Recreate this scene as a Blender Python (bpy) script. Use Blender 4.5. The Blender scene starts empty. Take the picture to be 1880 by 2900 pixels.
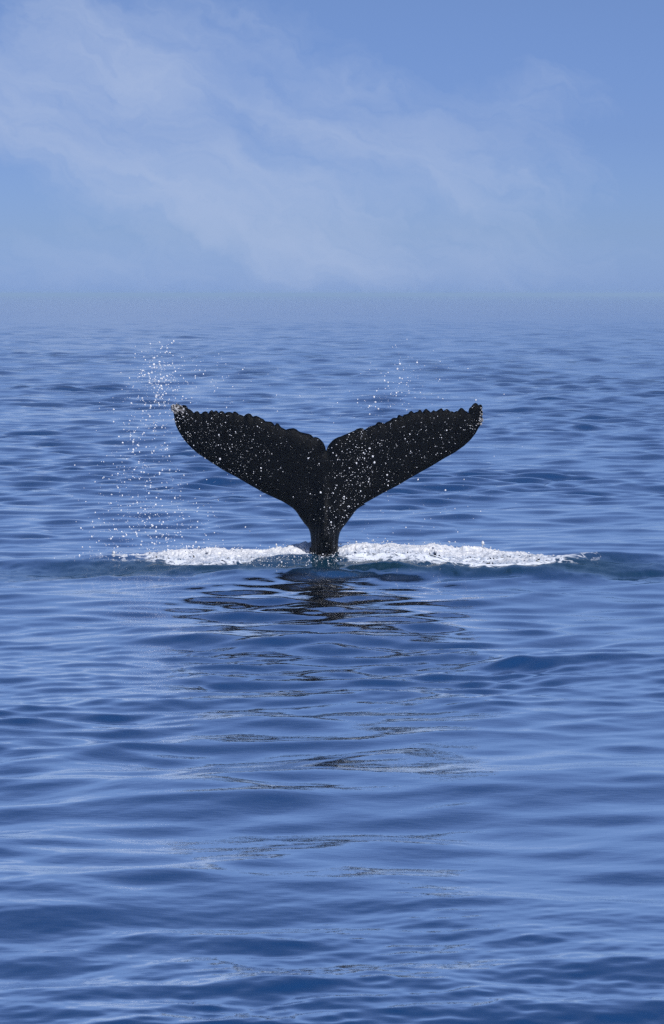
import bpy, bmesh, math, random
import numpy as np
from mathutils import Vector, Matrix
from mathutils.geometry import delaunay_2d_cdt

rng = np.random.default_rng(7)
random.seed(7)
C = bpy.context.scene.collection
R = math.radians

# ------------------------------------------------------------------ camera
FPX = 7000.0                      # focal length in pixels of the 1880x2900 photograph
CAM_H = 3.93
PITCH = math.atan(619 / FPX)
cam_d = bpy.data.cameras.new('camera')
cam = bpy.data.objects.new('camera', cam_d)
C.objects.link(cam)
cam.location = (0, 0, CAM_H)
cam.rotation_euler = (R(90) - PITCH, 0, 0)
cam_d.sensor_fit = 'HORIZONTAL'
cam_d.sensor_width = 36.0
cam_d.lens = 36.0 * FPX / 1880
cam_d.clip_start = 0.1
cam_d.clip_end = 30000
cam_d.dof.use_dof = True
cam_d.dof.focus_distance = 36.0
cam_d.dof.aperture_fstop = 13.0
bpy.context.scene.camera = cam

# ------------------------------------------------------------------ light
SUN_EL, SUN_AZ = 54.0, 158.0      # azimuth measured clockwise from the viewing direction (+Y)
sc = bpy.context.scene
sc.view_settings.view_transform = 'Standard'
sc.view_settings.look = 'None'
sc.view_settings.exposure = 0.0
sc.view_settings.gamma = 1.0
sc.view_settings.use_curve_mapping = False
sc.cycles.use_denoising = False

sun_d = bpy.data.lights.new('sun', 'SUN')
sun_d.energy = 4.7
sun_d.angle = R(0.53)
sun_d.color = (1.0, 0.98, 0.955)
sun = bpy.data.objects.new('sun', sun_d)
C.objects.link(sun)
sdir = Vector((math.sin(R(SUN_AZ)) * math.cos(R(SUN_EL)), math.cos(R(SUN_AZ)) * math.cos(R(SUN_EL)), math.sin(R(SUN_EL))))
sun.rotation_euler = sdir.to_track_quat('Z', 'Y').to_euler()
sun.location = (30, -20, 40)


class NT:
    """a small helper for building node trees"""
    def __init__(self, tree):
        self.t = tree
        tree.nodes.clear()

    def n(self, kind, **kw):
        nd = self.t.nodes.new(kind)
        for k, v in kw.items():
            setattr(nd, k, v)
        return nd

    def l(self, a, b):
        self.t.links.new(a, b)

    def put(self, sock, v):
        if isinstance(v, bpy.types.NodeSocket):
            self.l(v, sock)
        else:
            sock.default_value = v

    def m(self, op, a, b=0.0, c=0.0, clamp=False):
        nd = self.n('ShaderNodeMath', operation=op, use_clamp=clamp)
        for s, v in zip(nd.inputs, (a, b, c)):
            self.put(s, v)
        return nd.outputs[0]

    def mix(self, f, a, b, mode='MIX'):
        nd = self.n('ShaderNodeMix', data_type='RGBA', blend_type=mode)
        self.put(nd.inputs[0], f)
        for s, v in ((nd.inputs[6], a), (nd.inputs[7], b)):
            self.put(s, v if isinstance(v, bpy.types.NodeSocket) else (*v, 1.0))
        return nd.outputs[2]

    def ramp(self, f, stops, interp='LINEAR'):
        nd = self.n('ShaderNodeValToRGB')
        nd.color_ramp.interpolation = interp
        e = nd.color_ramp.elements
        while len(e) > 1:
            e.remove(e[0])
        for i, (p, c) in enumerate(stops):
            el = e[0] if i == 0 else e.new(p)
            el.position = p
            el.color = (*c, 1.0) if len(c) == 3 else c
        self.l(f, nd.inputs[0])
        return nd.outputs[0]

    def noise(self, vec, scale, detail=4.0, rough=0.55, dist=0.0):
        nd = self.n('ShaderNodeTexNoise')
        self.l(vec, nd.inputs['Vector'])
        nd.inputs['Scale'].default_value = scale
        nd.inputs['Detail'].default_value = detail
        nd.inputs['Roughness'].default_value = rough
        nd.inputs['Distortion'].default_value = dist
        return nd.outputs['Fac']

    def vec(self, x, y, z=0.0):
        nd = self.n('ShaderNodeCombineXYZ')
        for s, v in zip(nd.inputs, (x, y, z)):
            self.put(s, v)
        return nd.outputs[0]


# sky: Nishita, tinted to the photograph's blue, with thin cirrus laid out by compass direction and elevation
world = bpy.data.worlds.new('World')
sc.world = world
world.use_nodes = True
w = NT(world.node_tree)
out = w.n('ShaderNodeOutputWorld')
bg = w.n('ShaderNodeBackground')
bg.inputs['Strength'].default_value = 0.1
w.l(bg.outputs[0], out.inputs[0])
sky = w.n('ShaderNodeTexSky', sky_type='NISHITA', sun_disc=False)
sky.sun_elevation = R(SUN_EL)
sky.sun_rotation = R(SUN_AZ)
sky.altitude = 0.0
sky.air_density = 1.0
sky.dust_density = 0.4
sky.ozone_density = 4.0
tc = w.n('ShaderNodeTexCoord')
sep = w.n('ShaderNodeSeparateXYZ')
w.l(tc.outputs['Generated'], sep.inputs[0])
DX, DY, DZ = sep.outputs
EL = w.m('MULTIPLY', w.m('ARCSINE', DZ), 57.29578)
AZ = w.m('MULTIPLY', w.m('ARCTAN2', DX, DY), 57.29578)
tint = w.ramp(w.m('DIVIDE', EL, 40.0, clamp=True), [(0.0, (0.42, 0.69, 1.30)), (0.035, (0.41, 0.61, 1.01)), (0.09, (0.41, 0.55, 0.85)), (0.18, (0.50, 0.60, 0.77)), (0.3, (0.68, 0.78, 0.87)), (0.52, (0.70, 0.80, 0.89)), (1.0, (0.62, 0.77, 0.88))])
tint = w.mix(1.0, tint, (0.97, 0.91, 1.085), 'MULTIPLY')
base = w.mix(1.0, sky.outputs[0], tint, 'MULTIPLY')
# wisps: warp the direction a little, then add soft streaks
flat = w.vec(AZ, EL)
wx = w.m('MULTIPLY', w.m('SUBTRACT', w.noise(flat, 0.6, 6, 0.6), 0.5), 3.0)
wy = w.m('MULTIPLY', w.m('SUBTRACT', w.noise(w.vec(w.m('ADD', AZ, 31.0), EL, 7.0), 0.55, 5, 0.55), 0.5), 1.9)
AZw, ELw = w.m('ADD', AZ, wx), w.m('ADD', EL, wy)


def px_dir(X, Y):
    return (X - 940) * 57.29578 / FPX, (831 - Y) * 57.29578 / FPX


def streak(x0, y0, x1, y1, width, gain):
    """a soft cirrus streak between two directions of the sky, given in photo pixels"""
    (a0, e0), (a1, e1) = px_dir(x0, y0), px_dir(x1, y1)
    L = math.hypot(a1 - a0, e1 - e0)
    cx, cy = (a1 - a0) / L, (e1 - e0) / L
    am, em = (a0 + a1) / 2, (e0 + e1) / 2
    da, de = w.m('SUBTRACT', AZw, am), w.m('SUBTRACT', ELw, em)
    s = w.m('ADD', w.m('MULTIPLY', da, cx), w.m('MULTIPLY', de, cy))
    t = w.m('SUBTRACT', w.m('MULTIPLY', da, cy), w.m('MULTIPLY', de, cx))
    s = w.m('DIVIDE', s, L * 0.55)
    t = w.m('DIVIDE', t, width * 57.29578 / FPX)
    q = w.m('ADD', w.m('POWER', w.m('ABSOLUTE', s), 2.6), w.m('POWER', w.m('ABSOLUTE', t), 1.7))
    return w.m('MULTIPLY', w.m('EXPONENT', w.m('MULTIPLY', q, -1.0)), gain)


parts = [
    streak(90, 10, 560, 330, 80, 0.62),
    streak(-120, 250, 560, 230, 130, 0.62),
    streak(-150, 330, 860, 640, 90, 0.74),
    streak(420, 560, 1120, 780, 60, 0.50),
    streak(700, 290, 1260, 530, 60, 0.66),
    streak(520, 420, 1120, 620, 70, 0.52),
    streak(250, 40, 900, 150, 100, 0.30),
    streak(820, 250, 1120, 260, 50, 0.40),
    streak(1050, 330, 1450, 540, 90, 0.40),
    streak(1250, 330, 1700, 260, 130, 0.30),
    streak(1300, 640, 1700, 480, 130, 0.26),
    streak(-300, 730, 1900, 770, 120, 0.26),
    streak(-200, 300, 1500, 520, 330, 0.13),
]
tot = parts[0]
for p in parts[1:]:
    tot = w.m('ADD', tot, p)
# cirrus continues beyond the frame as drifting bands
up = w.m('ADD', w.m('MAXIMUM', DZ, 0.0), 0.12)
drift = w.vec(w.m('ADD', w.m('MULTIPLY', w.m('DIVIDE', DX, up), 0.55), w.m('MULTIPLY', w.m('DIVIDE', DY, up), 0.25)),
              w.m('SUBTRACT', w.m('MULTIPLY', w.m('DIVIDE', DY, up), 1.0), w.m('MULTIPLY', w.m('DIVIDE', DX, up), 0.45)))
bands = w.m('MULTIPLY', w.m('SUBTRACT', w.noise(drift, 1.0, 6, 0.6, 0.5), 0.40), 2.4, clamp=True)
away = w.m('DIVIDE', w.m('SUBTRACT', w.m('MAXIMUM', w.m('ABSOLUTE', AZ), EL), 8.0), 6.0, clamp=True)
tot = w.m('MULTIPLY', w.m('ADD', w.m('MULTIPLY', tot, w.m('SUBTRACT', 1.0, away)), w.m('MULTIPLY', bands, w.m('MULTIPLY', away, 0.55))), w.m('GREATER_THAN', DZ, -0.02))
fibre = w.vec(w.m('ADD', w.m('MULTIPLY', AZw, 0.42), w.m('MULTIPLY', ELw, -0.20)),
              w.m('ADD', w.m('MULTIPLY', ELw, 1.5), w.m('MULTIPLY', AZw, 0.62)))
grain = w.m('ADD', -0.15, w.m('MULTIPLY', w.noise(fibre, 1.1, 8, 0.62, 0.5), w.m('MULTIPLY', 2.45, w.m('SUBTRACT', 1.0, away))))
grain = w.m('ADD', grain, w.m('MULTIPLY', away, 1.15))
cloud = w.m('SUBTRACT', 1.0, w.m('EXPONENT', w.m('MULTIPLY', w.m('MAXIMUM', w.m('SUBTRACT', w.m('MULTIPLY', tot, grain), 0.16), 0.0), -1.35)), clamp=True)
CLOUD = (4.1, 5.1, 7.35)
colr = w.mix(w.m('MULTIPLY', cloud, 0.84), base, CLOUD)
w.l(colr, bg.inputs['Color'])


# ------------------------------------------------------------------ helpers
def material(name):
    m = bpy.data.materials.new(name)
    m.use_nodes = True
    return m, NT(m.node_tree)


def tag(o, label=None, cat=None, group=None, kind=None):
    if label: o['label'] = label
    if cat: o['category'] = cat
    if group: o['group'] = group
    if kind: o['kind'] = kind
    return o


def mesh_np(name, co, faces, mat, smooth=True):
    """faces: (n,3) or (n,4) array"""
    me = bpy.data.meshes.new(name)
    co = np.ascontiguousarray(co, dtype=np.float32)
    faces = np.ascontiguousarray(faces, dtype=np.int32)
    k = faces.shape[1]
    me.vertices.add(len(co))
    me.vertices.foreach_set('co', co.ravel())
    me.loops.add(faces.size)
    me.loops.foreach_set('vertex_index', faces.ravel())
    me.polygons.add(len(faces))
    me.polygons.foreach_set('loop_start', np.arange(0, faces.size, k, dtype=np.int32))
    me.update(calc_edges=True)
    me.polygons.foreach_set('use_smooth', np.full(len(faces), smooth))
    me.materials.append(mat)
    return me


def link(name, me, parent=None):
    o = bpy.data.objects.new(name, me)
    C.objects.link(o)
    if parent: o.parent = parent
    return o


cp, sp = math.cos(PITCH), math.sin(PITCH)


def at(X, Y, depth):
    """the point of the place that photo pixel (X, Y) shows at a distance of depth metres north of the boat"""
    X = np.asarray(X, float); Y = np.asarray(Y, float)
    a = (X - 940) / FPX
    b = -(Y - 1450) / FPX
    fy = cp + b * sp
    fz = -sp + b * cp
    t = depth / fy
    return a * t, np.zeros_like(a) + depth, CAM_H + fz * t


def smooth01(x):
    x = np.clip(x, 0, 1)
    return x * x * (3 - 2 * x)


def value_noise(x, y, seed=0):
    """tileless lattice noise in [0,1], vectorised"""
    xi, yi = np.floor(x).astype(np.int64), np.floor(y).astype(np.int64)
    fx, fy = x - xi, y - yi
    fx = fx * fx * fx * (fx * (fx * 6 - 15) + 10); fy = fy * fy * fy * (fy * (fy * 6 - 15) + 10)

    def h(i, j):
        n = (i * 374761393 + j * 668265263 + seed * 974711) & 0x7fffffff
        n = ((n ^ (n >> 13)) * 1274126177) & 0x7fffffff
        n = n ^ (n >> 16)
        return (n & 0xffff) / 65535.0
    a, b, c, d = h(xi, yi), h(xi + 1, yi), h(xi, yi + 1), h(xi + 1, yi + 1)
    return (a * (1 - fx) + b * fx) * (1 - fy) + (c * (1 - fx) + d * fx) * fy


def fbm(x, y, octaves=4, seed=0, gain=0.5):
    s = np.zeros_like(x); a = 1.0; t = 0
    for o in range(octaves):
        s += a * value_noise(x * 2 ** o + 17.3 * o, y * 2 ** o - 9.1 * o, seed + o)
        t += a; a *= gain
    return s / t


# ------------------------------------------------------------------ the sea
WAVES = []
wr = np.random.default_rng(21)
BANDS = [  # longest, shortest wavelength, slope, number, direction spread
    (9.0, 4.5, 0.014, 10, 0.60), (4.5, 2.4, 0.034, 20, 0.70), (2.4, 1.3, 0.056, 30, 0.56), (1.3, 0.7, 0.082, 34, 0.40),
    (0.7, 0.38, 0.085, 36, 0.35), (0.38, 0.2, 0.074, 36, 0.36), (0.2, 0.09, 0.060, 34, 0.42),
]
for lo, hi, s, n, spread in BANDS:
    for i in range(n):
        lam = math.exp(wr.uniform(math.log(hi), math.log(lo)))
        th = math.pi / 2 + 0.10 + wr.normal() * spread
        k = 2 * math.pi / lam
        a = s / k * math.sqrt(2.0 / n)
        WAVES.append((lam, k * math.cos(th), k * math.sin(th), math.cos(th), math.sin(th), a, wr.uniform(0, 6.283)))

WHALE_Y = 36.0
# crest height (m) and front depth of the froth, read along the photograph
KX = np.array([235, 300, 400, 470, 520, 600, 690, 760, 820, 858, 885, 925, 955, 990, 1060, 1150, 1300, 1420, 1520, 1600, 1680, 1740])
KT = np.array([1590, 1586, 1583, 1574, 1566, 1566, 1569, 1563, 1558, 1554, 1556, 1560, 1552, 1555, 1567, 1571, 1573, 1579, 1582, 1586, 1590, 1600])   # top, photo px
KB = np.array([1596, 1598, 1600, 1604, 1608, 1610, 1604, 1588, 1584, 1586, 1586, 1584, 1588, 1604, 1606, 1606, 1613, 1618, 1616, 1612, 1607, 1604])   # bottom
KD = np.array([.1, .35, .5, .72, .92, .98, .85, .75, .9, 1, 1, 0.6, 1, 1, .95, .82, .95, .9, .72, .48, .25, .05])   # how closed it is


CXW = -0.11                      # the tail stock's place across the view


def ridge_y(u):
    return 36.22 - 0.022 * (u - 0.3) ** 2


def sea(u, v, cell=None):
    """displaced sea surface for parameter points (u, v); cell = depth spacing there, to leave out waves too short for the mesh"""
    u = u.astype(np.float32); v = v.astype(np.float32)
    x, y, z = u.copy(), v.copy(), np.zeros_like(u)
    gust = fbm(u.astype(float) * 0.30, v.astype(float) * 0.16, 3, 5)
    gust = (0.45 + 1.1 * smooth01((gust - 0.25) / 0.5)).astype(np.float32)
    patch = fbm(u.astype(float) * 0.22 + 40, v.astype(float) * 0.10, 3, 77)
    patch = (0.6 + 0.8 * smooth01((patch - 0.28) / 0.44)).astype(np.float32)
    open_sea = (0.88 + 0.12 * smooth01((v - 20) / 16) + 0.5 * smooth01((v - 55) / 110)).astype(np.float32)      # breezier further out
    calm = (0.58 + 0.42 * smooth01((v - 13) / 14)).astype(np.float32)          # a little lee beside the boat
    chop = (1 + 0.35 * smooth01((v - 37) / 14)).astype(np.float32)
    # the slick the tail leaves in front of it
    d = np.sqrt(((u - 0.2) / 4.6) ** 2 + ((v - 33.0) / 6.5) ** 2)
    slick = smooth01((1.25 - d) / 0.6).astype(np.float32)
    for lam, kx, ky, cx, cy, a, ph in WAVES:
        ar = kx * u + ky * v + np.float32(ph)
        f = a
        if 0.15 < lam < 0.75:
            f = f * calm
        if 0.38 < lam < 1.3:
            f = f * chop
        if lam > 0.9:
            f = f * open_sea
        if lam < 2.4:
            f = f * patch
        if lam < 0.4:
            f = f * gust
        if lam < 0.4:
            f = f * (1 - 0.35 * slick)
        if cell is not None:
            f = f * smooth01((lam / cell - 2.0) / 1.8).astype(np.float32)
        z += f * np.cos(ar)
        sn = np.sin(ar) * f * 0.5
        x -= cx * sn
        y -= cy * sn
    # the swelling round the tail: a low ridge, steep towards the boat
    ry = ridge_y(u)
    e = np.exp(-((np.abs(u - 0.1) / 4.3) ** 4))
    main = e
    e = e + 0.45 * np.exp(-((u - 4.7) / 1.5) ** 2) + 0.3 * np.exp(-((u + 4.8) / 1.6) ** 2)
    t = v - ry
    prof = np.where(t > 0, np.exp(-(t / 0.8) ** 2), np.exp(-(t / 0.9) ** 2))
    uu, vv = u.astype(float), v.astype(float)
    wob = 0.7 + 0.6 * fbm(uu * 0.9, vv * 0.5, 2, 11)
    hollow = 1 - 0.45 * np.exp(-(((u - CXW) / 0.34) ** 2 + ((v - 35.8) / 0.5) ** 2))
    z += (0.16 * e * prof * wob * hollow).astype(np.float32)
    # a second, lower swell in front of it with a short steep face
    t2 = v - (34.75 - 0.05 * (u - 0.2) ** 2 + 0.5 * (fbm(uu * 0.5, uu * 0 + 3.0, 3, 15) - 0.5))
    e2 = np.exp(-((np.abs(u - 0.2) / 3.6) ** 4))
    z += (0.065 * e2 * np.where(t2 > 0, np.exp(-(t2 / 1.0) ** 2), np.exp(-(t2 / 0.5) ** 2)) * wob).astype(np.float32)
    # churned water on the faces
    ch = np.exp(-((t + 1.15) / 0.95) ** 4) * e
    tur = (fbm(uu * 2.3, vv * 1.5, 4, 31, 0.6) - 0.5)
    z += (0.13 * ch * tur).astype(np.float32)
    return x, y, z, ch * np.clip(main + 0.45, 0, 1)


def sea_z(x, y):
    X = np.atleast_1d(np.asarray(x, float)); Y = np.atleast_1d(np.asarray(y, float))
    return sea(X, Y)[2]


def geo(a, b, n):
    return np.exp(np.linspace(math.log(a), math.log(b), n, endpoint=False))


def row_step(v):
    if v < 12.0:
        return 0.009
    return float(np.interp(math.log(v), [math.log(q) for q in (12, 50, 100, 300, 900, 3000, 9000)], [.0022, .0023, .0025, .0032, .0065, .03, .05]))


rows = [7.0]
while rows[-1] < 9000.0:
    rows.append(rows[-1] * (1 + row_step(rows[-1])))
rows = np.array(rows)
core = np.linspace(-0.175, 0.175, 660)
side = 0.175 + 1.15 * (np.linspace(0, 1, 40)[1:] ** 1.8)
ang = np.concatenate([-side[::-1], core, side])
A, V = np.meshgrid(ang, rows)
U = np.tan(A) * V
CELL = np.gradient(rows)[:, None] * np.ones_like(U)
sx, sy, sz, chn = sea(U.ravel(), V.ravel(), CELL.ravel())
sz = sz - (sx ** 2 + sy ** 2) / (2 * 6371000.0)
nr, nc = U.shape
ii = np.arange(nr * nc).reshape(nr, nc)
quads = np.stack([ii[:-1, :-1], ii[:-1, 1:], ii[1:, 1:], ii[1:, :-1]], -1).reshape(-1, 4)

FRES_POW = 1.5
mw, g = material('sea_water')
o_ = g.n('ShaderNodeOutputMaterial')
at_r = g.n('ShaderNodeAttribute', attribute_name='unresolved')
at_c = g.n('ShaderNodeAttribute', attribute_name='churn')
WATER_DEEP = (0.007, 0.034, 0.105)
WATER_AIR_SHADE = (0.005, 0.026, 0.048)  # aerated teal, deepened to paint in the shading of the swell's face
dif = g.n('ShaderNodeBsdfDiffuse')
glo = g.n('ShaderNodeBsdfGlossy')
g.l(g.mix(at_c.outputs['Fac'], WATER_DEEP, WATER_AIR_SHADE), dif.inputs['Color'])
glo.inputs['Color'].default_value = (1, 1, 1, 1)
g.l(at_r.outputs['Fac'], glo.inputs['Roughness'])
lw = g.n('ShaderNodeLayerWeight')
lw.inputs['Blend'].default_value = 0.5
fres = g.m('ADD', 0.03, g.m('MULTIPLY', g.m('SUBTRACT', 1.0, g.m('MULTIPLY', at_c.outputs['Fac'], 0.74)), g.m('MULTIPLY', g.m('POWER', g.m('DIVIDE', g.m('SUBTRACT', lw.outputs['Facing'], 0.36), 0.365, clamp=True), FRES_POW), 0.96)), clamp=True)  # churn also dims the reflection, painting the swell's front face darker
ms_ = g.n('ShaderNodeMixShader')
g.l(fres, ms_.inputs[0]); g.l(dif.outputs[0], ms_.inputs[1]); g.l(glo.outputs[0], ms_.inputs[2])
at_f = g.n('ShaderNodeAttribute', attribute_name='foamy')
tcq = g.n('ShaderNodeTexCoord')
mq = g.n('ShaderNodeMapping'); mq.inputs['Scale'].default_value = (1.0, 0.55, 1.0)
g.l(tcq.outputs['Object'], mq.inputs[0])
web = g.noise(mq.outputs[0], 3.2, 6, 0.62, 0.6)
web = g.m('MULTIPLY', g.m('ABSOLUTE', g.m('SUBTRACT', web, 0.5)), 2.0)           # low along thin threads
fine = g.noise(mq.outputs[0], 30.0, 4, 0.65)
lace = g.m('SUBTRACT', g.m('ADD', g.m('MULTIPLY', at_f.outputs['Fac'], 0.5), g.m('MULTIPLY', fine, 0.22)), g.m('ADD', g.m('MULTIPLY', web, 1.25), 0.16))
lace = g.m('MULTIPLY', lace, 5.0, clamp=True)
fd = g.n('ShaderNodeBsdfDiffuse'); fd.inputs['Color'].default_value = (0.60, 0.63, 0.68, 1)
mf_ = g.n('ShaderNodeMixShader')
g.l(lace, mf_.inputs[0]); g.l(ms_.outputs[0], mf_.inputs[1]); g.l(fd.outputs[0], mf_.inputs[2])
g.l(mf_.outputs[0], o_.inputs[0])
tcw = g.n('ShaderNodeTexCoord')
mp = g.n('ShaderNodeMapping')
mp.inputs['Scale'].default_value = (1.0, 2.6, 1.0)
g.l(tcw.outputs['Object'], mp.inputs[0])
bmp = g.n('ShaderNodeBump')
bmp.inputs['Distance'].default_value = 0.006
bmp.inputs['Strength'].default_value = 0.3
g.l(g.noise(mp.outputs[0], 9.0, 3, 0.5), bmp.inputs['Height'])
for nd_ in (dif, glo, lw):
    g.l(bmp.outputs[0], nd_.inputs['Normal'])
me = mesh_np('water', np.stack([sx, sy, sz], -1), quads, mw)
ro = me.attributes.new('unresolved', 'FLOAT', 'POINT')
dist = np.sqrt(U ** 2 + V ** 2).ravel()
rough = 0.02 + 0.20 * smooth01((np.log(dist) - math.log(20)) / (math.log(700) - math.log(20)))
ro.data.foreach_set('value', (rough + 0.10 * chn).astype(np.float32))
ca = me.attributes.new('churn', 'FLOAT', 'POINT')
ca.data.foreach_set('value', np.clip(chn * 1.1, 0, 1).astype(np.float32))
KXm = (KX - 940) / FPX * WHALE_Y                   # across the place, metres
KFm = np.array([CAM_H / ((q - 831) / FPX) for q in KB]) - 0.62      # where the front of the froth lies, metres out
den_w = np.interp(sx, KXm, KD, left=0, right=0)
front_w = np.interp(sx, KXm, KFm)
foamy = den_w * smooth01((sy - front_w + 0.15) / 0.9) * (1 - smooth01((sy - ridge_y(sx) - 0.2) / 0.5))
fa = me.attributes.new('foamy', 'FLOAT', 'POINT')
fa.data.foreach_set('value', foamy.astype(np.float32))
water = tag(link('water', me), kind='structure')

# ------------------------------------------------------------------ the whale's tail
# outline in photo pixels, read off two enlargements of it
TL = [(95, 170), (108, 152), (125, 145), (143, 150), (165, 140), (180, 152), (190, 160), (205, 148), (230, 153), (243, 168), (250, 182), (268, 188), (280, 195), (300, 212), (313, 206), (330, 203),
      (345, 210), (350, 217), (365, 222), (380, 211), (400, 205), (416, 208), (430, 218), (440, 205), (455, 195), (468, 199), (475, 207), (488, 199), (500, 198), (512, 206), (520, 215), (532, 204), (548, 202), (562, 207),
      (575, 217), (592, 210), (610, 208), (628, 211), (640, 217), (652, 208), (665, 208), (682, 216), (700, 228), (722, 232), (740, 240), (758, 229), (780, 224), (800, 229), (820, 246), (838, 243), (850, 244), (872, 252), (890, 262),
      (912, 271), (930, 286), (955, 290), (980, 293), (1000, 308), (1010, 320), (1025, 309), (1040, 310), (1055, 326), (1070, 340), (1090, 348), (1110, 357), (1140, 353), (1175, 352), (1200, 361), (1220, 374),
      (1240, 382), (1260, 388), (1285, 393), (1310, 398), (1332, 408), (1350, 428), (1368, 425), (1385, 429), (1405, 441), (1420, 455), (1435, 473), (1445, 490), (1455, 518), (1461, 545)]
TR = [(85, 510), (97, 490), (110, 475), (128, 456), (150, 440), (175, 427), (200, 420), (230, 407), (260, 395), (290, 382), (320, 370), (340, 355), (370, 347), (392, 349), (410, 357), (430, 345), (450, 334), (475, 327), (500, 321),
      (518, 304), (535, 298), (558, 299), (580, 303), (605, 290), (630, 280), (648, 266), (665, 260), (690, 259), (700, 243), (713, 236), (728, 241), (742, 242), (755, 230), (772, 227), (790, 222), (805, 208), (820, 203),
      (832, 209), (842, 213), (858, 207), (875, 204), (885, 193), (897, 191), (908, 199), (917, 207), (930, 195), (946, 185), (960, 190), (972, 197), (990, 207), (1002, 198), (1016, 193), (1028, 199), (1040, 199), (1058, 190),
      (1080, 181), (1092, 187), (1102, 197), (1115, 191), (1131, 186), (1146, 193), (1160, 202), (1178, 201), (1195, 207), (1210, 200), (1227, 200), (1240, 189), (1256, 181), (1272, 184), (1290, 196), (1305, 200), (1320, 207), (1322, 190),
      (1330, 175), (1345, 166), (1357, 148), (1370, 135), (1385, 131), (1398, 137), (1410, 152), (1424, 145), (1437, 149), (1446, 170), (1440, 190), (1447, 215), (1439, 240), (1450, 270), (1448, 287), (1436, 305), (1428, 325),
      (1412, 348), (1398, 375), (1380, 405), (1340, 455), (1280, 510), (1200, 565), (1100, 620), (1000, 680), (900, 735), (800, 790), (700, 850), (600, 900), (500, 955), (400, 1010)]
SR = [(1300, 298), (1240, 328), (1205, 352), (1178, 380), (1150, 420), (1120, 460), (1090, 500), (1062, 535), (1035, 568), (1015, 604), (1003, 645), (997, 690), (991, 760), (989, 830), (992, 905)]
SL = [(690, 905), (696, 830), (697, 760), (696, 690), (688, 620), (672, 572), (650, 540), (620, 508), (595, 472), (570, 438), (548, 402), (524, 370), (490, 338), (440, 305), (380, 270), (260, 215), (130, 155)]
LL = [(900, 905), (800, 850), (680, 780), (560, 718), (450, 648), (330, 570), (290, 534), (250, 495), (218, 458), (190, 418), (168, 384), (150, 348), (138, 318), (130, 288), (126, 250), (120, 215), (106, 195)]
pix = [(450 + x / 3.086, 1100 + y / 3.086) for x, y in TL]
n_tl = len(pix)
pix += [(900 + x / 3.086, 1100 + y / 3.086) for x, y in TR]
pix += [(700 + x / 3.8575, 1350 + y / 3.8575) for x, y in SR]
b0 = len(pix)
pix += [(700 + x / 3.8575, 1350 + y / 3.8575) for x, y in SL]
pix += [(450 + x / 3.086, 1100 + y / 3.086) for x, y in LL]
P = np.array(pix)


def knobbly(i0, i1, gain):
    """make the knobs of the trailing edge stand out a little more"""
    q = P[i0:i1]
    k = np.ones(9) / 9
    sm_ = np.stack([np.convolve(np.pad(q[:, j], 4, mode='edge'), k, 'valid') for j in (0, 1)], 1)
    P[i0 + 4:i1 - 4] += gain * (q - sm_)[4:-4] * np.array([0.3, 1.0])


knobbly(8, n_tl - 8, 0.4)
knobbly(n_tl + 10, n_tl + 78, 0.5)
ox, _, oz = at(P[:, 0], P[:, 1], WHALE_Y)
OUT = np.stack([ox, oz], 1)
# below the waterline the tail stock goes on down, widening towards the body
br, bl = OUT[b0 - 1], OUT[b0]
low = np.array([[br[0] + 0.02, -0.25], [br[0] + 0.10, -0.7], [bl[0] - 0.10, -0.7], [bl[0] - 0.02, -0.25]])
OUT = np.concatenate([OUT[:b0], low, OUT[b0:]])
# resample to about 1.3 cm
pts = []
M = len(OUT)
for i in range(M):
    p, q = OUT[i], OUT[(i + 1) % M]
    L = np.hypot(*(q - p))
    k = max(1, int(round(L / 0.014)))
    for j in range(k):
        pts.append(p + (q - p) * j / k)
OUTR = np.array(pts)
# soften the straight pieces between the readings
sm = OUTR.copy()
for _ in range(0):
    sm = 0.18 * np.roll(sm, 1, 0) + 0.64 * sm + 0.18 * np.roll(sm, -1, 0)
OUTR = sm


def inside(px, pz, poly):
    r = np.zeros(len(px), bool)
    x1, z1 = poly[:, 0], poly[:, 1]
    x2, z2 = np.roll(x1, -1), np.roll(z1, -1)
    for a, b, c, d in zip(x1, z1, x2, z2):
        hit = ((b > pz) != (d > pz))
        if b != d:
            r ^= hit & (px < (c - a) * (pz - b) / (d - b) + a)
    return r


def edge_dist(px, pz, poly):
    best = np.full(len(px), 1e9)
    for i in range(0, len(poly), 200):
        c = poly[i:i + 200]
        d = np.hypot(px[:, None] - c[None, :, 0], pz[:, None] - c[None, :, 1]).min(1)
        best = np.minimum(best, d)
    return best


gx, gz = np.meshgrid(np.arange(OUTR[:, 0].min(), OUTR[:, 0].max(), 0.022), np.arange(-0.68, OUTR[:, 1].max(), 0.022))
gx = gx.ravel() + rng.uniform(-.004, .004, gx.size); gz = gz.ravel() + rng.uniform(-.004, .004, gz.size)
keep = inside(gx, gz, OUTR)
gx, gz = gx[keep], gz[keep]
ed = edge_dist(gx, gz, OUTR)
keep = ed > 0.012
gx, gz, ed = gx[keep], gz[keep], ed[keep]
nb = len(OUTR)
V2 = [Vector((a, b)) for a, b in OUTR] + [Vector((a, b)) for a, b in zip(gx, gz)]
vo, eo, fo, *_rest = delaunay_2d_cdt(V2, [(i, (i + 1) % nb) for i in range(nb)], [], 1, 1e-6)
tri = np.array([f for f in fo if len(f) == 3])
vv2 = np.array([(p.x, p.y) for p in vo])
dd = edge_dist(vv2[:, 0], vv2[:, 1], OUTR)
dd[dd < 2e-3] = 0.0
CX = float((br[0] + bl[0]) / 2)


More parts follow.
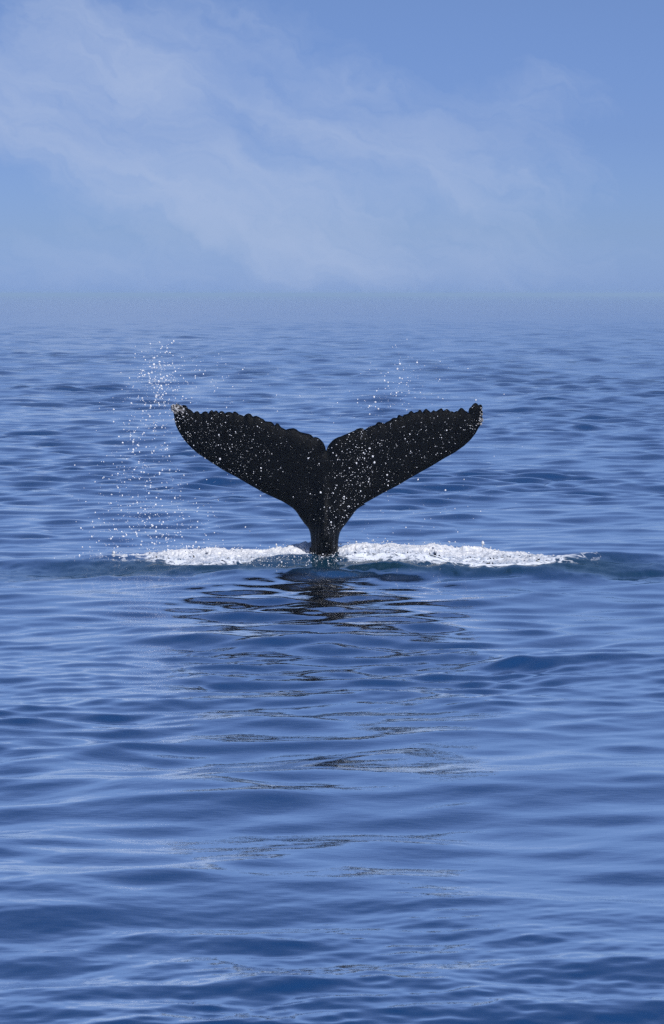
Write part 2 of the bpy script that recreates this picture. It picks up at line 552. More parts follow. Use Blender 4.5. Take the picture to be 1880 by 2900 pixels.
def half_thick(x, z, d):
    up = smooth01((z - 0.28) / 0.75)                   # 0 on the stock, 1 out on the flukes
    fl = (0.085 - 0.028 * np.clip(np.abs(x - CX) / 2.2, 0, 1)) * (1 - (1 - np.clip(d / 0.26, 0, 1)) ** 2) ** 0.8
    hw = 0.20
    st = 0.30 * (1 - (1 - np.clip(d / hw, 0, 1)) ** 2) ** 0.5
    keel = 0.17 * np.exp(-((x - CX - 0.02) / 0.13) ** 2) * (1 - smooth01((z - 0.5) / 0.95)) * np.clip(d / 0.12, 0, 1)
    return st * (1 - up) + fl * up + keel * smooth01((z - 0.1) / 0.5)


def mid_y(x, z):
    return WHALE_Y + 0.035 * np.abs(x - CX) ** 1.8 + 0.02 * (z - 0.7)


th = half_thick(vv2[:, 0], vv2[:, 1], dd)
th += (fbm(vv2[:, 0] * 9, vv2[:, 1] * 9, 3, 3) - 0.5) * 0.008 * np.clip(dd / 0.05, 0, 1)
ym = mid_y(vv2[:, 0], vv2[:, 1])
N2 = len(vv2)
front = np.stack([vv2[:, 0], ym - th, vv2[:, 1]], 1)
back = np.stack([vv2[:, 0], ym + th * (0.35 + 0.65 * (vv2[:, 1] < 0.3)), vv2[:, 1]], 1)
remap = np.arange(N2) + N2
remap[dd == 0] = np.nonzero(dd == 0)[0]
# face orientation: the triangles are counter-clockwise seen from -Y when x runs right and z up
ft = tri
a_, b_, c_ = vv2[tri[:, 0]], vv2[tri[:, 1]], vv2[tri[:, 2]]
ar = (b_[:, 0] - a_[:, 0]) * (c_[:, 1] - a_[:, 1]) - (b_[:, 1] - a_[:, 1]) * (c_[:, 0] - a_[:, 0])
ft = np.where(ar[:, None] > 0, tri, tri[:, ::-1])
bt = remap[ft[:, ::-1]]

ms, g = material('wet_whale_skin')
o_ = g.n('ShaderNodeOutputMaterial')
bs = g.n('ShaderNodeBsdfPrincipled')
g.l(bs.outputs[0], o_.inputs[0])
tco = g.n('ShaderNodeTexCoord')
n1 = g.noise(tco.outputs['Object'], 7.0, 6, 0.6)
mpv = g.n('ShaderNodeMapping')
mpv.inputs['Scale'].default_value = (26.0, 26.0, 1.6)
g.l(tco.outputs['Object'], mpv.inputs[0])
streaks = g.noise(mpv.outputs[0], 1.0, 5, 0.65)
sepo = g.n('ShaderNodeSeparateXYZ')
g.l(tco.outputs['Object'], sepo.inputs[0])
lowz = g.m('SUBTRACT', 1.0, g.m('DIVIDE', sepo.outputs[2], 0.75, clamp=True), clamp=True)
scr = g.m('MULTIPLY', g.m('MULTIPLY', g.m('SUBTRACT', streaks, 0.5), 5.0, clamp=True), lowz, clamp=True)
dark = g.mix(n1, (0.0006, 0.0007, 0.0012), (0.0016, 0.0018, 0.003))
g.l(g.mix(g.m('MULTIPLY', scr, 0.9), dark, (0.075, 0.078, 0.09)), bs.inputs['Base Color'])
g.l(g.m('ADD', 0.38, g.m('MULTIPLY', n1, 0.25)), bs.inputs['Roughness'])
bs.inputs['Specular IOR Level'].default_value = 0.045
bp = g.n('ShaderNodeBump')
bp.inputs['Distance'].default_value = 0.012
bp.inputs['Strength'].default_value = 0.5
g.l(g.noise(tco.outputs['Object'], 38.0, 4, 0.6), bp.inputs['Height'])
g.l(bp.outputs[0], bs.inputs['Normal'])
me = mesh_np('humpback_whale', np.concatenate([front, back]), np.concatenate([ft, bt]), ms)
bm = bmesh.new(); bm.from_mesh(me)
bmesh.ops.delete(bm, geom=[v for v in bm.verts if not v.link_faces], context='VERTS')
bm.to_mesh(me); bm.free()
whale = tag(link('humpback_whale', me), 'black whale tail with knobbly edged flukes spread wide above the foam', 'whale')


# ------------------------------------------------------------------ small round things: drops, froth, barnacles
def ico(sub, seed=0, rough=0.0, stretch=1.0):
    bm = bmesh.new()
    bmesh.ops.create_icosphere(bm, subdivisions=sub, radius=1.0)
    r = random.Random(seed)
    ph = [r.uniform(0, 6.28) for _ in range(6)]
    for v in bm.verts:
        c = v.co
        k = 1 + rough * (math.sin(2.1 * c.x + ph[0]) * math.sin(2.3 * c.y + ph[1]) + 0.6 * math.sin(3.7 * c.z + ph[2]) * math.sin(3.1 * c.x + ph[3]))
        v.co = Vector((c.x, c.y, c.z * stretch)) * k
    co = np.array([v.co[:] for v in bm.verts]); f = np.array([[v.index for v in q.verts] for q in bm.faces])
    bm.free()
    return co, f


def scatter(shapes, pos, rad, seed=3):
    """one vertex/face soup of many small lumps"""
    r = np.random.default_rng(seed)
    cs, fs, off = [], [], 0
    pick = r.integers(0, len(shapes), len(pos))
    for i in range(len(pos)):
        co, f = shapes[pick[i]]
        t = r.uniform(0, 6.283)
        c, s = math.cos(t), math.sin(t)
        q = np.stack([co[:, 0] * c - co[:, 1] * s, co[:, 0] * s + co[:, 1] * c, co[:, 2]], 1)
        cs.append(q * rad[i] + pos[i]); fs.append(f + off); off += len(co)
    return np.concatenate(cs), np.concatenate(fs)


mb, g = material('barnacle_crust')
o_ = g.n('ShaderNodeOutputMaterial'); bs = g.n('ShaderNodeBsdfPrincipled'); g.l(bs.outputs[0], o_.inputs[0])
tcb = g.n('ShaderNodeTexCoord')
g.l(g.ramp(g.noise(tcb.outputs['Object'], 22.0, 3, 0.6), [(0.3, (0.02, 0.02, 0.022)), (0.5, (0.20, 0.19, 0.19)), (0.7, (0.46, 0.45, 0.45))]), bs.inputs['Base Color'])
bs.inputs['Roughness'].default_value = 0.75


def crust(pixpts, n, spread_px, seed, rlo, rhi):
    r = np.random.default_rng(seed)
    pp = np.array(pixpts)
    k = r.integers(0, len(pp), n)
    X = pp[k, 0] + r.normal(0, spread_px, n); Y = pp[k, 1] + r.normal(0, spread_px, n)
    x, _, z = at(X, Y, WHALE_Y)
    ok = inside(x, z, OUTR) | (edge_dist(x, z, OUTR) < 0.012)
    x, z = x[ok], z[ok]
    d = edge_dist(x, z, OUTR) * inside(x, z, OUTR)
    y = mid_y(x, z) - half_thick(x, z, d)
    co, f = scatter([ico(1, 1, .2, .7), ico(1, 2, .25, .9)], np.stack([x, y, z], 1), r.uniform(rlo, rhi, len(x)), seed)
    return mesh_np('barnacle_crust', co, f, mb)


c1 = [(450 + x / 3.086, 1100 + y / 3.086) for x, y in [(105, 165), (125, 160), (145, 165), (165, 160), (180, 175), (140, 185), (120, 195), (190, 190), (205, 200), (150, 210)]]
tag(link('barnacle_crust', crust(c1, 85, 4, 5, .008, .019), whale), 'pale barnacle crust on the left fluke tip', kind='stuff')
c2 = [(900 + x / 3.086, 1100 + y / 3.086) for x, y in [(1437, 185), (1440, 210), (1440, 240), (1442, 270), (1436, 285), (1428, 305), (1420, 280), (1415, 320)]]
tag(link('barnacle_crust', crust(c2, 34, 3, 6, .007, .015), whale), 'thin barnacle crust down the right fluke tip', kind='stuff')

# ------------------------------------------------------------------ foam
mf, g = material('foam')
o_ = g.n('ShaderNodeOutputMaterial'); bs = g.n('ShaderNodeBsdfPrincipled'); g.l(bs.outputs[0], o_.inputs[0])
tcf = g.n('ShaderNodeTexCoord')
thick = g.n('ShaderNodeAttribute', attribute_name='froth')
nf = g.noise(tcf.outputs['Object'], 26.0, 5, 0.65)
fw = g.m('ADD', g.m('MULTIPLY', thick.outputs['Fac'], 1.0), g.m('MULTIPLY', g.m('SUBTRACT', nf, 0.53), 1.9), clamp=True)
g.l(g.mix(fw, (0.13, 0.18, 0.27), (0.60, 0.60, 0.605)), bs.inputs['Base Color'])  # grey-blue for thin foam; the noise also paints in shadows between lumps
bs.inputs['Roughness'].default_value = 0.45
bp = g.n('ShaderNodeBump'); bp.inputs['Distance'].default_value = 0.02; bp.inputs['Strength'].default_value = 0.35
g.l(g.noise(tcf.outputs['Object'], 45.0, 4, 0.65), bp.inputs['Height'])
g.l(bp.outputs[0], bs.inputs['Normal'])

def foam_mesh():
    nx, ny = 1000, 150
    Xp = np.linspace(235, 1740, nx)
    xs = (Xp - 940) / FPX * WHALE_Y
    top = np.interp(Xp, KX, KT); bot = np.interp(Xp, KX, KB); den = np.interp(Xp, KX, KD)
    yb = ridge_y(xs) + 0.32                                  # rear foot of the ridge
    # front edge: the nearest stretch of the real sea surface that lies at the reading
    vs = np.linspace(33.2, 37.0, 160)
    VV, UU = np.meshgrid(vs, xs, indexing='ij')
    zz = sea(UU.ravel(), VV.ravel(), np.full(UU.size, 0.086))[2].reshape(UU.shape)
    yy = 831 + (CAM_H - zz) / VV * FPX
    first = np.argmax(yy <= bot[None, :], axis=0)
    yf = vs[first]
    kk = np.ones(31) / 31
    yf = np.convolve(np.pad(yf, 15, mode='edge'), kk, 'valid')
    yb = np.maximum(yb, yf + 0.55)
    yc = np.minimum(ridge_y(xs) + 0.02, yb - 0.1)            # crest
    zc = CAM_H - (top - 831) / FPX * yc                      # crest height
    tt = np.linspace(0, 1, ny)
    T, XX = np.meshgrid(tt, xs, indexing='ij')
    YY = yf[None, :] + (yb - yf)[None, :] * T
    wxn = fbm(XX * 3, YY * 3, 3, 71) - .5
    px, py, pz, _ = sea(XX.ravel(), YY.ravel(), np.full(XX.size, 0.086))
    px, py, pz = px.reshape(XX.shape), py.reshape(XX.shape), pz.reshape(XX.shape)
    tc_ = np.clip((yc - yf) / (yb - yf), .3, .95)[None, :]
    prof = np.where(T < tc_, (T / tc_) ** 1.6, np.clip((1 - T) / (1 - tc_), 0, 1) ** 0.7)
    bz = sea(xs, yc, np.full(nx, 0.086))[2]
    room = np.clip(zc - bz, 0.035, 0.3)[None, :]
    rag = 2.6 * fbm(XX * 2.6, YY * 1.4, 5, 41, .6) ** 1.4
    bil = np.abs(fbm(XX * 6.5, YY * 4.5, 4, 51, .6) - 0.5) * 2
    h = room * prof * rag + (0.45 - bil) * 0.11 * np.clip(prof * 2.5, 0.15, 1) * den[None, :]
    h += (fbm(XX * 30, YY * 18, 2, 61) - .5) * 0.009
    edge = np.minimum(T / 0.5, (1 - T) / 0.08).clip(0, 1)
    ridged = 1 - np.abs(fbm(XX * 1.9, YY * 5.0, 5, 81, .62) - .5) * 4.2
    blot = fbm(XX * 1.1, YY * 4.2, 5, 91, .6)
    cover = 0.55 * blot + 0.22 * ridged + (den[None, :] - 0.8) * 0.5 + (edge - 1) * 0.34 + prof * 0.14
    hide = cover - 0.465
    h = h * smooth01(hide / 0.16) - 0.012 * (1 - smooth01(hide / 0.1))
    co = np.stack([px, py + wxn * 0.05, pz + h], -1).reshape(-1, 3)
    froth = np.clip(hide * 3.0 + prof * 0.45 + 0.05 + 0.4 * np.exp(-((XX + 0.42) / 0.3) ** 2), 0, 1).ravel()  # last term whitens the shaded foam left of the stock
    ii = np.arange(nx * ny).reshape(ny, nx)
    q = np.stack([ii[:-1, :-1], ii[:-1, 1:], ii[1:, 1:], ii[1:, :-1]], -1).reshape(-1, 4)
    ok = (hide.ravel()[q] > 0).all(1)
    # the tail stock stands through the foam: leave its place free
    cx, cy = co[q].mean(1)[:, 0], co[q].mean(1)[:, 1]
    ok &= ~((np.abs(cx - CX) < 0.215) & (cy < 36.2))
    q = q[ok]
    used = np.unique(q)
    re = np.full(len(co), -1); re[used] = np.arange(len(used))
    me = mesh_np('foam', co[used], re[q], mf)
    a = me.attributes.new('froth', 'FLOAT', 'POINT')
    a.data.foreach_set('value', froth[used].astype(np.float32))
    return me, co[used], froth[used]


fme, fco, ffr = foam_mesh()
foam = tag(link('foam', fme), 'white churned foam lying in a long ridge either side of the tail', 'foam', kind='stuff')

# lumps and thrown froth along the crest
fr = np.random.default_rng(17)
wgt = ffr * (0.15 + np.clip((fco[:, 2] - 0.10) * 8, 0, 1.5)); wgt /= wgt.sum()
NFL = 260
sel = fr.choice(len(fco), NFL, p=wgt)
fp = fco[sel] + np.stack([fr.normal(0, .04, NFL), fr.normal(0, .04, NFL), np.abs(fr.normal(0, .035, NFL))], 1)
fp = fp[~((np.abs(fp[:, 0] - CX) < 0.21) & (fp[:, 1] < 36.1)) & ~((np.abs(fp[:, 0] + 0.42) < 0.2) & (fp[:, 1] > 35.9))]
frad = np.exp(fr.normal(math.log(0.0065), 0.5, len(fp))).clip(.004, .03)
co, f = scatter([ico(1, 3, .25), ico(1, 4, .25), ico(1, 5, .3, 1.4)], fp, frad, 8)
fl = mesh_np('froth', co, f, mf)
a = fl.attributes.new('froth', 'FLOAT', 'POINT'); a.data.foreach_set('value', np.ones(len(co), np.float32))
tag(link('froth', fl), 'loose white flecks of froth thrown up along the foam crest', 'froth', kind='stuff')

# ------------------------------------------------------------------ water drops
md, g = material('water_drop')
o_ = g.n('ShaderNodeOutputMaterial'); bs = g.n('ShaderNodeBsdfPrincipled'); g.l(bs.outputs[0], o_.inputs[0])
bs.inputs['Base Color'].default_value = (0.93, 0.93, 0.94, 1)  # white paints the sun's glint into drops of clear water
bs.inputs['Roughness'].default_value = 0.12
bs.inputs['IOR'].default_value = 1.333
tr = g.n('ShaderNodeBsdfTranslucent'); tr.inputs['Color'].default_value = (0.9, 0.9, 0.92, 1)
mx = g.n('ShaderNodeMixShader'); mx.inputs[0].default_value = 0.45
g.l(bs.outputs[0], mx.inputs[1]); g.l(tr.outputs[0], mx.inputs[2]); g.l(mx.outputs[0], o_.inputs[0])

DROP_SHAPES = [ico(2, 11, .10, 1.0), ico(2, 12, .22, 1.25), ico(2, 13, .30, .9), ico(2, 14, .16, 1.1)]
DROP_MESH = [mesh_np('water_drop', c, f, md) for c, f in DROP_SHAPES]
PXM = WHALE_Y / FPX                      # metres per photo pixel at the whale


def crop(x0, y0, pts):
    return [(x0 + a / 3.086, y0 + b / 3.086, r / 3.086) for a, b, r in pts]


# (x, y, radius) read off the enlargements
G_LEFT_HIGH = crop(200, 900, [(728, 92, 5), (776, 214, 9), (884, 220, 8), (800, 252, 8), (793, 266, 7), (700, 262, 5), (840, 295, 8), (826, 305, 8), (784, 305, 6), (682, 300, 5), (756, 334, 7), (795, 340, 6), (894, 330, 6),
    (652, 368, 9), (718, 372, 6), (776, 384, 13), (690, 378, 5), (890, 375, 5), (890, 400, 7), (863, 412, 6), (728, 408, 13), (692, 428, 12), (732, 436, 13), (710, 468, 6), (628, 462, 9), (811, 438, 6), (908, 434, 6), (790, 468, 6),
    (630, 500, 6), (646, 500, 9), (682, 500, 6), (760, 500, 6), (820, 512, 6), (836, 508, 6), (770, 556, 12), (838, 540, 5), (900, 545, 6), (690, 562, 6), (852, 583, 6), (788, 598, 5), (896, 635, 8), (946, 602, 6), (932, 630, 6), (937, 645, 5),
    (726, 654, 7), (750, 680, 14), (748, 690, 12), (916, 704, 7), (1008, 706, 7), (700, 772, 12), (696, 790, 7), (750, 764, 6), (780, 765, 5), (830, 826, 7), (624, 840, 6), (718, 844, 5), (660, 894, 10), (742, 938, 8), (682, 964, 8),
    (555, 1002, 8), (640, 1006, 10), (624, 1034, 5), (650, 1034, 5), (822, 1000, 6), (660, 1130, 7), (746, 1128, 5),
    (1128, 458, 8), (1090, 510, 8), (1098, 418, 6), (1158, 372, 5), (1175, 465, 6), (1160, 492, 6), (1255, 338, 5), (1316, 350, 5), (998, 380, 5), (960, 505, 6), (1005, 555, 7), (1018, 562, 6), (1025, 580, 5), (940, 575, 5), (1066, 616, 5),
    (1414, 603, 6), (1504, 452, 6), (1058, 700, 6), (1048, 742, 7), (1254, 650, 5), (1132, 684, 5), (1286, 690, 4), (1410, 732, 5), (1394, 746, 5), (500, 572, 4), (508, 580, 5), (474, 566, 4), (516, 700, 6), (474, 708, 5), (198, 488, 4)])
G_LEFT_LOW = crop(100, 1200, [(764, 166, 11), (855, 156, 11), (894, 186, 8), (880, 214, 8), (858, 228, 10), (852, 248, 9), (870, 270, 6), (624, 280, 7), (668, 258, 6), (800, 308, 7), (968, 206, 6), (1035, 238, 8), (1020, 258, 9), (1136, 226, 7), (1170, 284, 9),
    (345, 362, 8), (400, 368, 4), (828, 382, 6), (776, 410, 7), (864, 402, 9), (850, 434, 5), (788, 468, 6), (852, 462, 9), (910, 482, 7), (978, 378, 6), (964, 392, 5), (1110, 406, 9), (1126, 394, 6), (1086, 430, 9), (1048, 442, 4),
    (598, 468, 8), (590, 476, 7), (522, 508, 7), (472, 434, 5), (568, 554, 5), (780, 510, 7), (756, 512, 6), (975, 502, 7), (1002, 494, 7), (962, 545, 9), (1006, 540, 9), (1006, 556, 8), (992, 608, 9), (740, 580, 6), (736, 598, 6), (760, 628, 8), (740, 630, 6),
    (568, 612, 6), (426, 562, 6), (322, 632, 5), (376, 668, 5), (442, 680, 7), (660, 694, 10), (650, 702, 6), (708, 678, 5), (722, 710, 6), (804, 716, 6), (804, 748, 6), (750, 758, 9), (1058, 646, 7), (1052, 708, 10), (1110, 716, 7), (1100, 756, 6), (1050, 796, 7),
    (524, 776, 8), (596, 784, 5), (500, 856, 8), (510, 904, 8), (398, 912, 10), (414, 926, 6), (472, 946, 6), (792, 860, 7), (820, 780, 6), (880, 820, 5), (804, 876, 5), (886, 956, 8), (768, 984, 11), (796, 972, 7), (674, 990, 7), (556, 1024, 7), (476, 1076, 8),
    (956, 866, 7), (1118, 860, 9), (1090, 842, 6), (1024, 892, 10), (1014, 880, 7), (1058, 904, 9), (950, 910, 5), (1010, 1000, 8), (984, 975, 7), (1020, 1040, 10), (1042, 1050, 10), (924, 1058, 9), (1144, 996, 9), (1142, 1016, 7), (1150, 1036, 7), (1220, 650, 8), (1264, 630, 6),
    (1262, 810, 6), (1296, 830, 8), (1280, 778, 7), (1316, 752, 6), (1250, 850, 5), (1282, 874, 6), (1230, 972, 7), (1246, 952, 8), (1270, 944, 7), (1282, 988, 8), (1218, 1020, 7), (1300, 926, 5), (1418, 856, 7), (1420, 736, 7), (1368, 728, 4), (1508, 806, 6), (1484, 876, 5),
    (1322, 1086, 9), (1374, 1082, 8), (1366, 1110, 8), (1316, 1106, 7), (1130, 1106, 8), (1160, 1104, 9), (1064, 1138, 9), (1080, 1166, 9), (570, 1136, 10), (474, 1122, 5), (552, 1106, 6), (712, 1120, 6), (712, 1080, 6), (908, 1088, 6), (1426, 1112, 5), (1504, 1090, 7)])
G_RIGHT_HIGH = crop(1000, 980, [(408, 156, 10), (557, 144, 9), (515, 104, 5), (480, 94, 5), (412, 98, 5), (372, 130, 4), (490, 166, 5), (624, 173, 6), (760, 134, 6), (1002, 197, 6), (305, 232, 8), (276, 262, 6), (253, 264, 4), (276, 302, 8), (305, 316, 6), (402, 328, 7), (418, 318, 6),
    (428, 286, 8), (470, 320, 6), (464, 340, 6), (566, 282, 5), (756, 292, 6), (820, 289, 4), (306, 350, 6), (280, 372, 6), (206, 392, 9), (378, 410, 8), (392, 400, 6), (376, 434, 7), (350, 436, 5), (486, 390, 6), (488, 412, 6), (530, 372, 5), (536, 404, 5), (424, 408, 6), (540, 450, 6), (515, 454, 4), (458, 434, 5),
    (742, 447, 6), (782, 461, 7), (806, 389, 4), (1072, 472, 10), (1318, 422, 6), (968, 480, 5), (198, 490, 7), (246, 486, 5), (142, 525, 10), (132, 538, 7), (196, 532, 6), (486, 504, 6), (468, 558, 8), (486, 568, 4), (348, 508, 5), (1152, 288, 4), (70, 536, 5), (106, 482, 5)])
G_FLUKE_L = crop(450, 1100, [(1310, 564, 8), (272, 395, 9), (314, 388, 9), (620, 405, 9), (630, 412, 8), (622, 360, 8), (600, 372, 6), (690, 286, 6), (715, 462, 10), (640, 490, 9), (642, 512, 9), (630, 552, 9), (776, 550, 7), (848, 588, 8), (962, 632, 8), (958, 420, 7), (898, 298, 8), (832, 394, 7), (745, 410, 7),
    (700, 722, 8), (764, 746, 9), (740, 684, 6), (750, 708, 7), (828, 730, 8), (826, 744, 8), (850, 842, 7), (890, 770, 7), (488, 562, 6), (304, 498, 9), (282, 462, 6), (222, 456, 7), (322, 284, 7), (370, 302, 6), (416, 288, 7), (878, 342, 7), (786, 464, 6), (860, 480, 6), (890, 490, 6), (914, 548, 6), (880, 560, 6), (932, 655, 5), (645, 722, 6), (958, 732, 5)])
G_FLUKE_R = crop(900, 1100, [(752, 334, 10), (738, 338, 8), (640, 306, 8), (380, 378, 9), (390, 396, 8), (280, 462, 9), (312, 384, 6), (445, 524, 9), (524, 476, 9), (554, 454, 8), (762, 440, 9), (782, 466, 8), (684, 488, 7), (690, 502, 7), (410, 574, 10), (440, 574, 8), (415, 536, 7), (346, 612, 9), (192, 624, 8), (218, 654, 8), (810, 550, 10), (806, 566, 9), (820, 562, 7),
    (772, 590, 9), (722, 620, 7), (906, 606, 7), (934, 608, 7), (1078, 568, 8), (1032, 580, 7), (1040, 506, 7), (886, 546, 7), (864, 690, 9), (594, 658, 8), (356, 710, 9), (324, 736, 7), (232, 718, 8), (166, 762, 10), (190, 742, 8), (220, 770, 7), (288, 806, 9), (300, 842, 9), (245, 846, 8), (368, 850, 12), (374, 898, 13), (352, 768, 8), (384, 772, 8), (600, 798, 9), (582, 834, 8),
    (92, 872, 9), (132, 912, 10), (196, 894, 7), (190, 926, 7), (250, 960, 11), (262, 1032, 12), (270, 1026, 10), (104, 1044, 10), (158, 1126, 11), (250, 1108, 9), (320, 946, 7), (384, 940, 8), (406, 954, 8), (350, 1012, 9), (530, 896, 7), (714, 832, 7), (120, 1196, 8), (146, 1208, 7), (92, 1230, 8), (1140, 262, 8), (1110, 296, 7), (1126, 312, 6), (1046, 244, 7), (1272, 362, 7), (1172, 428, 6), (1096, 486, 6), (908, 300, 6), (800, 396, 6), (822, 370, 6), (902, 360, 8), (940, 370, 6)])
GROUPS = [
    (G_LEFT_HIGH, 36.0, 0.45, 'the spray around the left fluke tip', 'drops flung up around the left fluke tip'),
    (G_LEFT_LOW, 36.0, 0.45, 'the spray falling left of the tail', 'drops falling left of the tail'),
    (G_RIGHT_HIGH, 36.1, 0.4, 'the spray above the right fluke', 'drops flung above the right fluke'),
    (G_FLUKE_L, 35.62, 0.10, 'the drops before the black left fluke', 'drops in front of the left fluke'),
    (G_FLUKE_R, 35.55, 0.10, 'the drops before the black right fluke', 'drops in front of the right fluke'),
]


def drop_labels(items):
    """items: (index, r, X, Y, group number) of the single drops; a label for each from its place and size among its neighbours"""
    res = {}
    for gi in range(len(GROUPS)):
        mine = [q for q in items if q[4] == gi]
        xs_ = sorted(q[2] for q in mine); ys_ = sorted(q[3] for q in mine)
        zones = {}
        for q in mine:
            cx = 3 * xs_.index(q[2]) // len(xs_); cy = 3 * ys_.index(q[3]) // len(ys_)
            zones.setdefault((cy, cx), []).append(q)
        for (cy, cx), zs in zones.items():
            where = ('upper left', 'upper middle', 'upper right', 'middle left', 'centre', 'middle right', 'lower left', 'lower middle', 'lower right')[cy * 3 + cx]
            left = list(zs)
            for word, key in (('biggest', lambda q: -q[1]), ('highest', lambda q: q[3]), ('lowest', lambda q: -q[3]), ('leftmost', lambda q: q[2]), ('rightmost', lambda q: -q[2])):
                if left:
                    q = min(left, key=key)
                    if word != 'biggest' and key(q) != min(key(p) for p in zs):
                        continue
                    left.remove(q)
                    res[q[0]] = f'{word} white drop at the {where} of {GROUPS[gi][3]}'
            for q in left:
                res[q[0]] = f'lesser white drop, {where} of {GROUPS[gi][3]}'
    return res


dr = np.random.default_rng(99)
cand = []
for gi, (lst, dep, jit, label, grp) in enumerate(GROUPS):
    for (X, Y, r) in lst:
        cand.append((r, X, Y, gi))
cand.sort(reverse=True)
labels = drop_labels([(i, *q) for i, q in enumerate(cand[:290])])
small = []                                # (x, y, z, radius) for the uncountable rest
for i, (r, X, Y, gi) in enumerate(cand):
    lst, dep, jit, label, grp = GROUPS[gi]
    d = dep + dr.uniform(-jit, jit)
    x, y, z = (float(q) for q in at(X, Y, d))
    rad = (r ** 1.1 * (0.68 if gi < 3 else 0.33)) * PXM
    if i < 290:
        o = bpy.data.objects.new('water_drop', DROP_MESH[i % 4])
        C.objects.link(o)
        o.location = (x, y, z)
        s = rad * dr.uniform(.9, 1.1)
        o.scale = (s, s, s * dr.uniform(0.9, 1.2))
        o.rotation_euler = (dr.uniform(-.5, .5), dr.uniform(-.5, .5), dr.uniform(0, 6.28))
        tag(o, labels[i], 'water drop', grp)
    else:
        small.append((x, y, z, rad))


def cloud_px(n, cx, cy, sxx, syy, dep, jit, rmed, rsig=0.45, only_fluke=None):
    X = dr.normal(cx, sxx, n); Y = dr.normal(cy, syy, n)
    D = dep + dr.uniform(-jit, jit, n)
    rr = np.exp(dr.normal(math.log(rmed * (1.08 if only_fluke is not True else 0.58)), rsig + 0.15, n)).clip(.3, 3.4) * PXM
    x, y, z = at(X, Y, D)
    if only_fluke is not None:
        x0, _, z0 = at(X, Y, np.full(n, WHALE_Y))
        ins = inside(x0, z0, OUTR)
        k = ins if only_fluke else ~ins
        x, y, z, rr = x[k], y[k], z[k], rr[k]
    k = z > 0.03
    k &= (Y[:len(k)] > 960) if only_fluke is None else True
    small.extend(zip(x[k], y[k], z[k], rr[k]))


# fine spray in the air
cloud_px(330, 445, 1075, 36, 48, 36, .5, 1.0)
cloud_px(130, 560, 1075, 90, 45, 36, .5, .8)
cloud_px(220, 430, 1180, 50, 70, 36, .5, .9)
cloud_px(330, 400, 1330, 60, 110, 36, .5, .9)
cloud_px(360, 450, 1490, 85, 60, 36, .5, 1.0)
cloud_px(160, 600, 1440, 150, 90, 36.4, .4, .75, only_fluke=False)
cloud_px(110, 330, 1510, 70, 60, 36, .5, .85)
cloud_px(70, 720, 1140, 130, 50, 36, .4, .7, only_fluke=False)
cloud_px(110, 1120, 1085, 50, 50, 36.1, .4, .8)
cloud_px(80, 1090, 1140, 80, 30, 36.1, .4, .7, only_fluke=False)
cloud_px(60, 1200, 1040, 70, 40, 36.1, .4, .65)
cloud_px(120, 1090, 1490, 110, 60, 36.3, .4, .75, only_fluke=False)
cloud_px(70, 1250, 1400, 130, 70, 36.3, .4, .6, only_fluke=False)
# in front of the flukes
cloud_px(170, 670, 1240, 95, 55, 35.6, .1, 1.05, only_fluke=True)
cloud_px(130, 560, 1215, 60, 50, 35.6, .1, 1.0, only_fluke=True)
cloud_px(160, 660, 1310, 80, 40, 35.6, .1, 1.0, only_fluke=True)
cloud_px(60, 515, 1165, 16, 16, 35.6, .1, 1.2, only_fluke=True)
cloud_px(90, 850, 1400, 70, 60, 35.5, .1, .55, only_fluke=True)
cloud_px(330, 1010, 1310, 48, 75, 35.5, .12, 1.25, only_fluke=True)
cloud_px(150, 1090, 1270, 90, 60, 35.5, .12, 1.0, only_fluke=True)
cloud_px(110, 960, 1440, 32, 50, 35.4, .1, 1.2, only_fluke=True)
cloud_px(110, 1250, 1210, 80, 40, 35.5, .12, .95, only_fluke=True)
cloud_px(40, 1345, 1195, 14, 26, 35.5, .12, 1.0, only_fluke=True)
cloud_px(60, 930, 1500, 16, 50, 35.4, .1, .8, only_fluke=True)
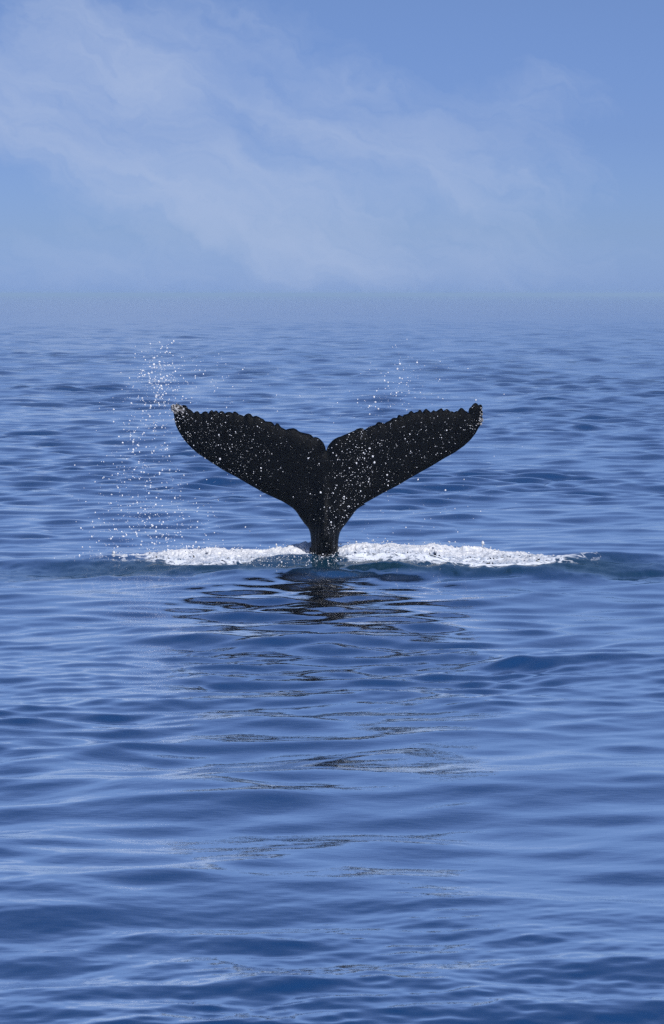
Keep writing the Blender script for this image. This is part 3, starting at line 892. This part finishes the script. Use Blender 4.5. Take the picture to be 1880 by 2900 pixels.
# speckle of tiny drops over the whole black skin
cloud_px(520, 640, 1240, 140, 80, 35.65, .08, .45, .3, only_fluke=True)
cloud_px(480, 1100, 1280, 150, 90, 35.6, .08, .45, .3, only_fluke=True)
# sparkle just above the dark water in front of the stock
nsp = 620
spu = np.concatenate([dr.uniform(-1.35, 1.0, 460), dr.normal(1.3, .5, 160)]); spv = 35.75 - np.abs(dr.normal(0, .45, nsp))
spx, spy, spz, _ = sea(spu, spv, np.full(nsp, 0.086))
spr = np.exp(dr.normal(math.log(1.15), .5, nsp)).clip(.4, 3.0) * PXM
small.extend(zip(spx, spy, spz + spr * 0.8 + np.abs(dr.normal(0, .02, nsp)), spr))
# low spray above the foam
cloud_px(260, 560, 1570, 130, 14, 36.0, .4, 1.0)
cloud_px(150, 330, 1588, 60, 9, 35.9, .3, 1.0)
cloud_px(200, 1150, 1565, 130, 14, 36.1, .4, 1.0)
cloud_px(120, 1480, 1590, 110, 10, 35.8, .4, .9)

S = np.array(small)
LO = [ico(1, 21, .15, 1.0), ico(1, 22, .25, 1.3), ico(1, 23, .2, .9)]
co, f = scatter(LO, S[:, :3], S[:, 3] * 0.80, 12)
tag(link('spray', mesh_np('spray', co, f, md)), 'fine white spray hanging round the black tail and over the foam', 'spray', kind='stuff')

# ------------------------------------------------------------------ sea haze
HAZE = True
if HAZE:
    bm = bmesh.new()
    bmesh.ops.create_cube(bm, size=1.0)
    hz = bpy.data.meshes.new('haze')
    X1, Y0, Y1, Z0, Z1 = 9400.0, -30.0, 9400.0, -9.0, 4.7
    for v in bm.verts:
        v.co = Vector((v.co.x * 2 * X1, Y0 + (v.co.y + .5) * (Y1 - Y0), Z0 + (v.co.z + .5) * (Z1 - Z0)))
    bm.to_mesh(hz); bm.free()
    mh, g = material('sea_haze')
    o_ = g.n('ShaderNodeOutputMaterial')
    vol = g.n('ShaderNodeVolumePrincipled')
    vol.inputs['Color'].default_value = (0.55, 0.772, 1.0, 1)
    vol.inputs['Density'].default_value = 0.0004
    g.l(vol.outputs[0], o_.inputs['Volume'])
    hz.materials.append(mh)
    tag(link('haze', hz), kind='stuff')
